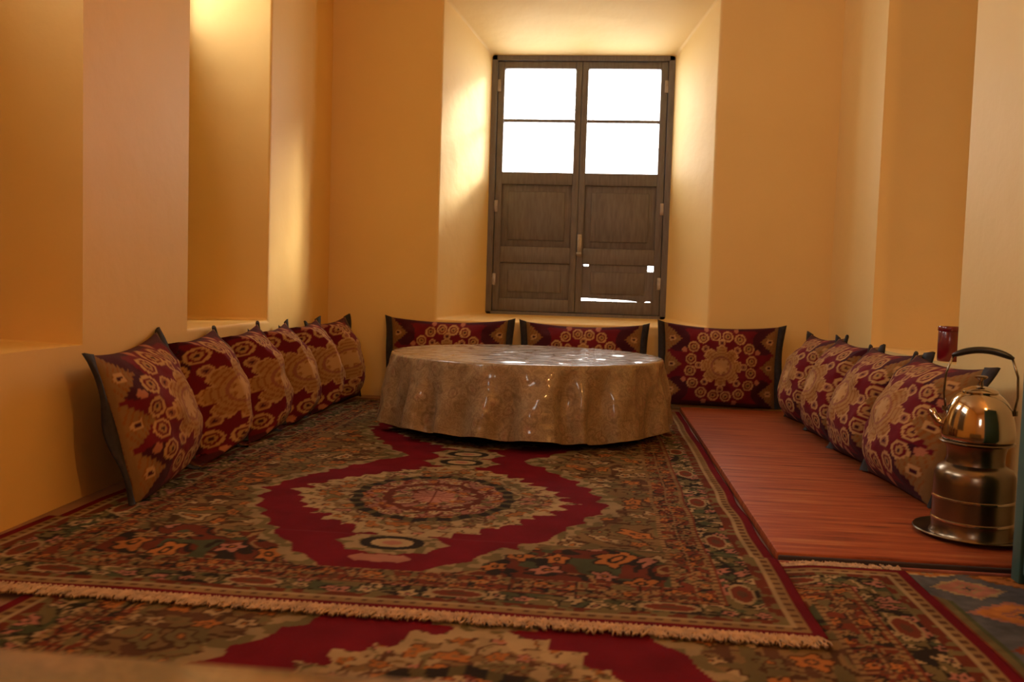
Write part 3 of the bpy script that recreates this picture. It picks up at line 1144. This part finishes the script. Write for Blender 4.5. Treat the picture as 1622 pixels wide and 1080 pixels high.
# ------------------------------------------------------------------ kettle on its stand
KX, KY, KZ = 0.927, 2.262, 0.0265
st = empty('kettle_stand', (KX, KY, KZ))
tag(st, 'cylindrical dull metal stand with raised rings and wide base plate under the kettle', 'stand')
lathe('base_plate', [(0, .0), (.105, .0), (.128, .008), (.134, .013), (.132, .0155), (.108, .006), (0, .0045)], M_STEEL2, st, 64)
lathe('body', [(0, .005), (.096, .005), (.097, .006), (.092, .012), (.0915, .036), (.0915, .092), (.0912, .135), (.090, .155), (.084, .168), (.072, .176), (.066, .180)], M_STEEL2, st, 64)
for z in (.042, .096):
    lathe('ring', [(.0912, z - .004), (.0945, z - .002), (.0945, z + .002), (.0912, z + .004)], M_STEEL, st, 64)
lathe('neck', [(.066, .180), (.064, .190), (.066, .215), (.072, .228)], M_STEEL2, st, 64)
lathe('top_rim', [(.066, .228), (.080, .230), (.084, .234), (.080, .238), (.0, .238)], M_STEEL2, st, 64)

kz = KZ + .2385
kt = empty('kettle', (KX + .002, KY, kz), math.radians(158))
tag(kt, 'shiny domed metal kettle with black bail grip on the metal stand', 'kettle')
lathe('body', [(0, 0), (.078, 0), (.082, .004), (.0825, .012), (.081, .030), (.078, .052), (.072, .076), (.062, .096), (.050, .110), (.040, .116)], M_STEEL, kt, 72)
lid = lathe('lid', [(.040, .116), (.042, .119), (.036, .125), (.020, .131), (.007, .133)], M_STEEL, kt, 48)
lathe('knob', [(.006, .132), (.005, .142), (.006, .148), (.014, .153), (.015, .156), (.012, .158), (0, .158)], M_STEEL2, lid, 28)
tube('spout', [(.070, 0, .030), (.090, 0, .038), (.100, 0, .054), (.106, 0, .068)], [.016, .012, .009, .008], M_STEEL, kt, 18)
arc = []
for s in (-1, 1):
    tube('handle_wire', [(s * .074, 0, .070), (s * .080, 0, .110), (s * .078, 0, .160), (s * .064, 0, .203)], .0028, M_STEEL2, kt, 8)
    lathe('handle_lug', [(0, -.006), (.007, -.006), (.007, .006), (0, .006)], M_STEEL2, kt, 14, (s * .0755, 0, .072))
g = []
for k in range(15):
    t = -1 + 2 * k / 14
    g.append((t * .067, 0, .203 + .018 * (1 - t * t)))
tube('grip', g, [.004 + .0045 * (1 - abs(-1 + 2 * k / 14) ** 6) for k in range(15)], M_BLACK, kt, 14)

# ------------------------------------------------------------------ red tin on the sill
tin = empty('tin', (1.206, 3.215, 0.3955))
tag(tin, 'dark red cylindrical tin standing on the niche sill above the cushions', 'tin')
lathe('body', [(0, 0), (.034, 0), (.036, .003), (.036, .100), (.034, .104), (.0, .104)], M_RED, tin, 40)
lathe('lid', [(0, .104), (.0365, .104), (.038, .106), (.038, .118), (.036, .121), (.033, .1195), (0, .1195)], M_RED, tin, 40)

# ------------------------------------------------------------------ low painted cupboard by the wall
cb = empty('low_cupboard', (0.903, 1.574, 0.0))
tag(cb, 'low teal painted wooden cupboard beside the kettle', 'cupboard')
box('body', 0.012, 0.247, -0.45, 0.400, 0.0065, 0.52, M_TEALDARK, cb, 0.004)
box('top_board', -0.004, 0.253, -0.46, 0.416, 0.5205, 0.545, M_TEAL, cb, 0.004)
box('corner_post', -0.002, 0.0115, 0.375, 0.412, 0.0065, 0.52, M_TEAL, cb, 0.003)
for k in range(2):
    y0 = -0.44 + k * .405
    d_ = box('door', 0.0, 0.0115, y0, y0 + .40, 0.03, 0.515, M_TEAL, cb, 0.003)
    lathe('knob', [(0, -.01), (.008, -.008), (.011, 0), (.008, .008), (0, .01)], M_IRON, d_, 16, (-.008, y0 + (.36 if k == 0 else .04), .30))


# ------------------------------------------------------------------ warm wall lamp near the other end of the room
wl = empty('wall_lamp', (XR, 0.75, 1.62))
tag(wl, 'brass wall lamp with a frosted glass shade high on the plaster wall', 'lamp')
o = lathe('back_plate', [(0, 0), (.05, 0), (.055, .006), (.045, .014), (0, .016)], M_STEEL2, wl, 32)
o.rotation_euler = (0, -math.pi / 2, 0)
tube('arm', [(-.014, 0, 0), (-.06, 0, -.02), (-.10, 0, .0), (-.11, 0, .04)], .008, M_STEEL2, wl, 12)
sm_, nt_, p_ = new_mat('lamp_shade_glow')
p_.inputs['Base Color'].default_value = (1, .8, .5, 1)
p_.inputs['Emission Color'].default_value = (1.0, 0.50, 0.16, 1)
LAMP = 820.0
p_.inputs['Emission Strength'].default_value = LAMP
lathe('shade', [(.022, .04), (.045, .06), (.058, .095), (.060, .13), (.052, .155), (.035, .165), (0, .168)], sm_, wl, 40, (-.11, 0, 0))
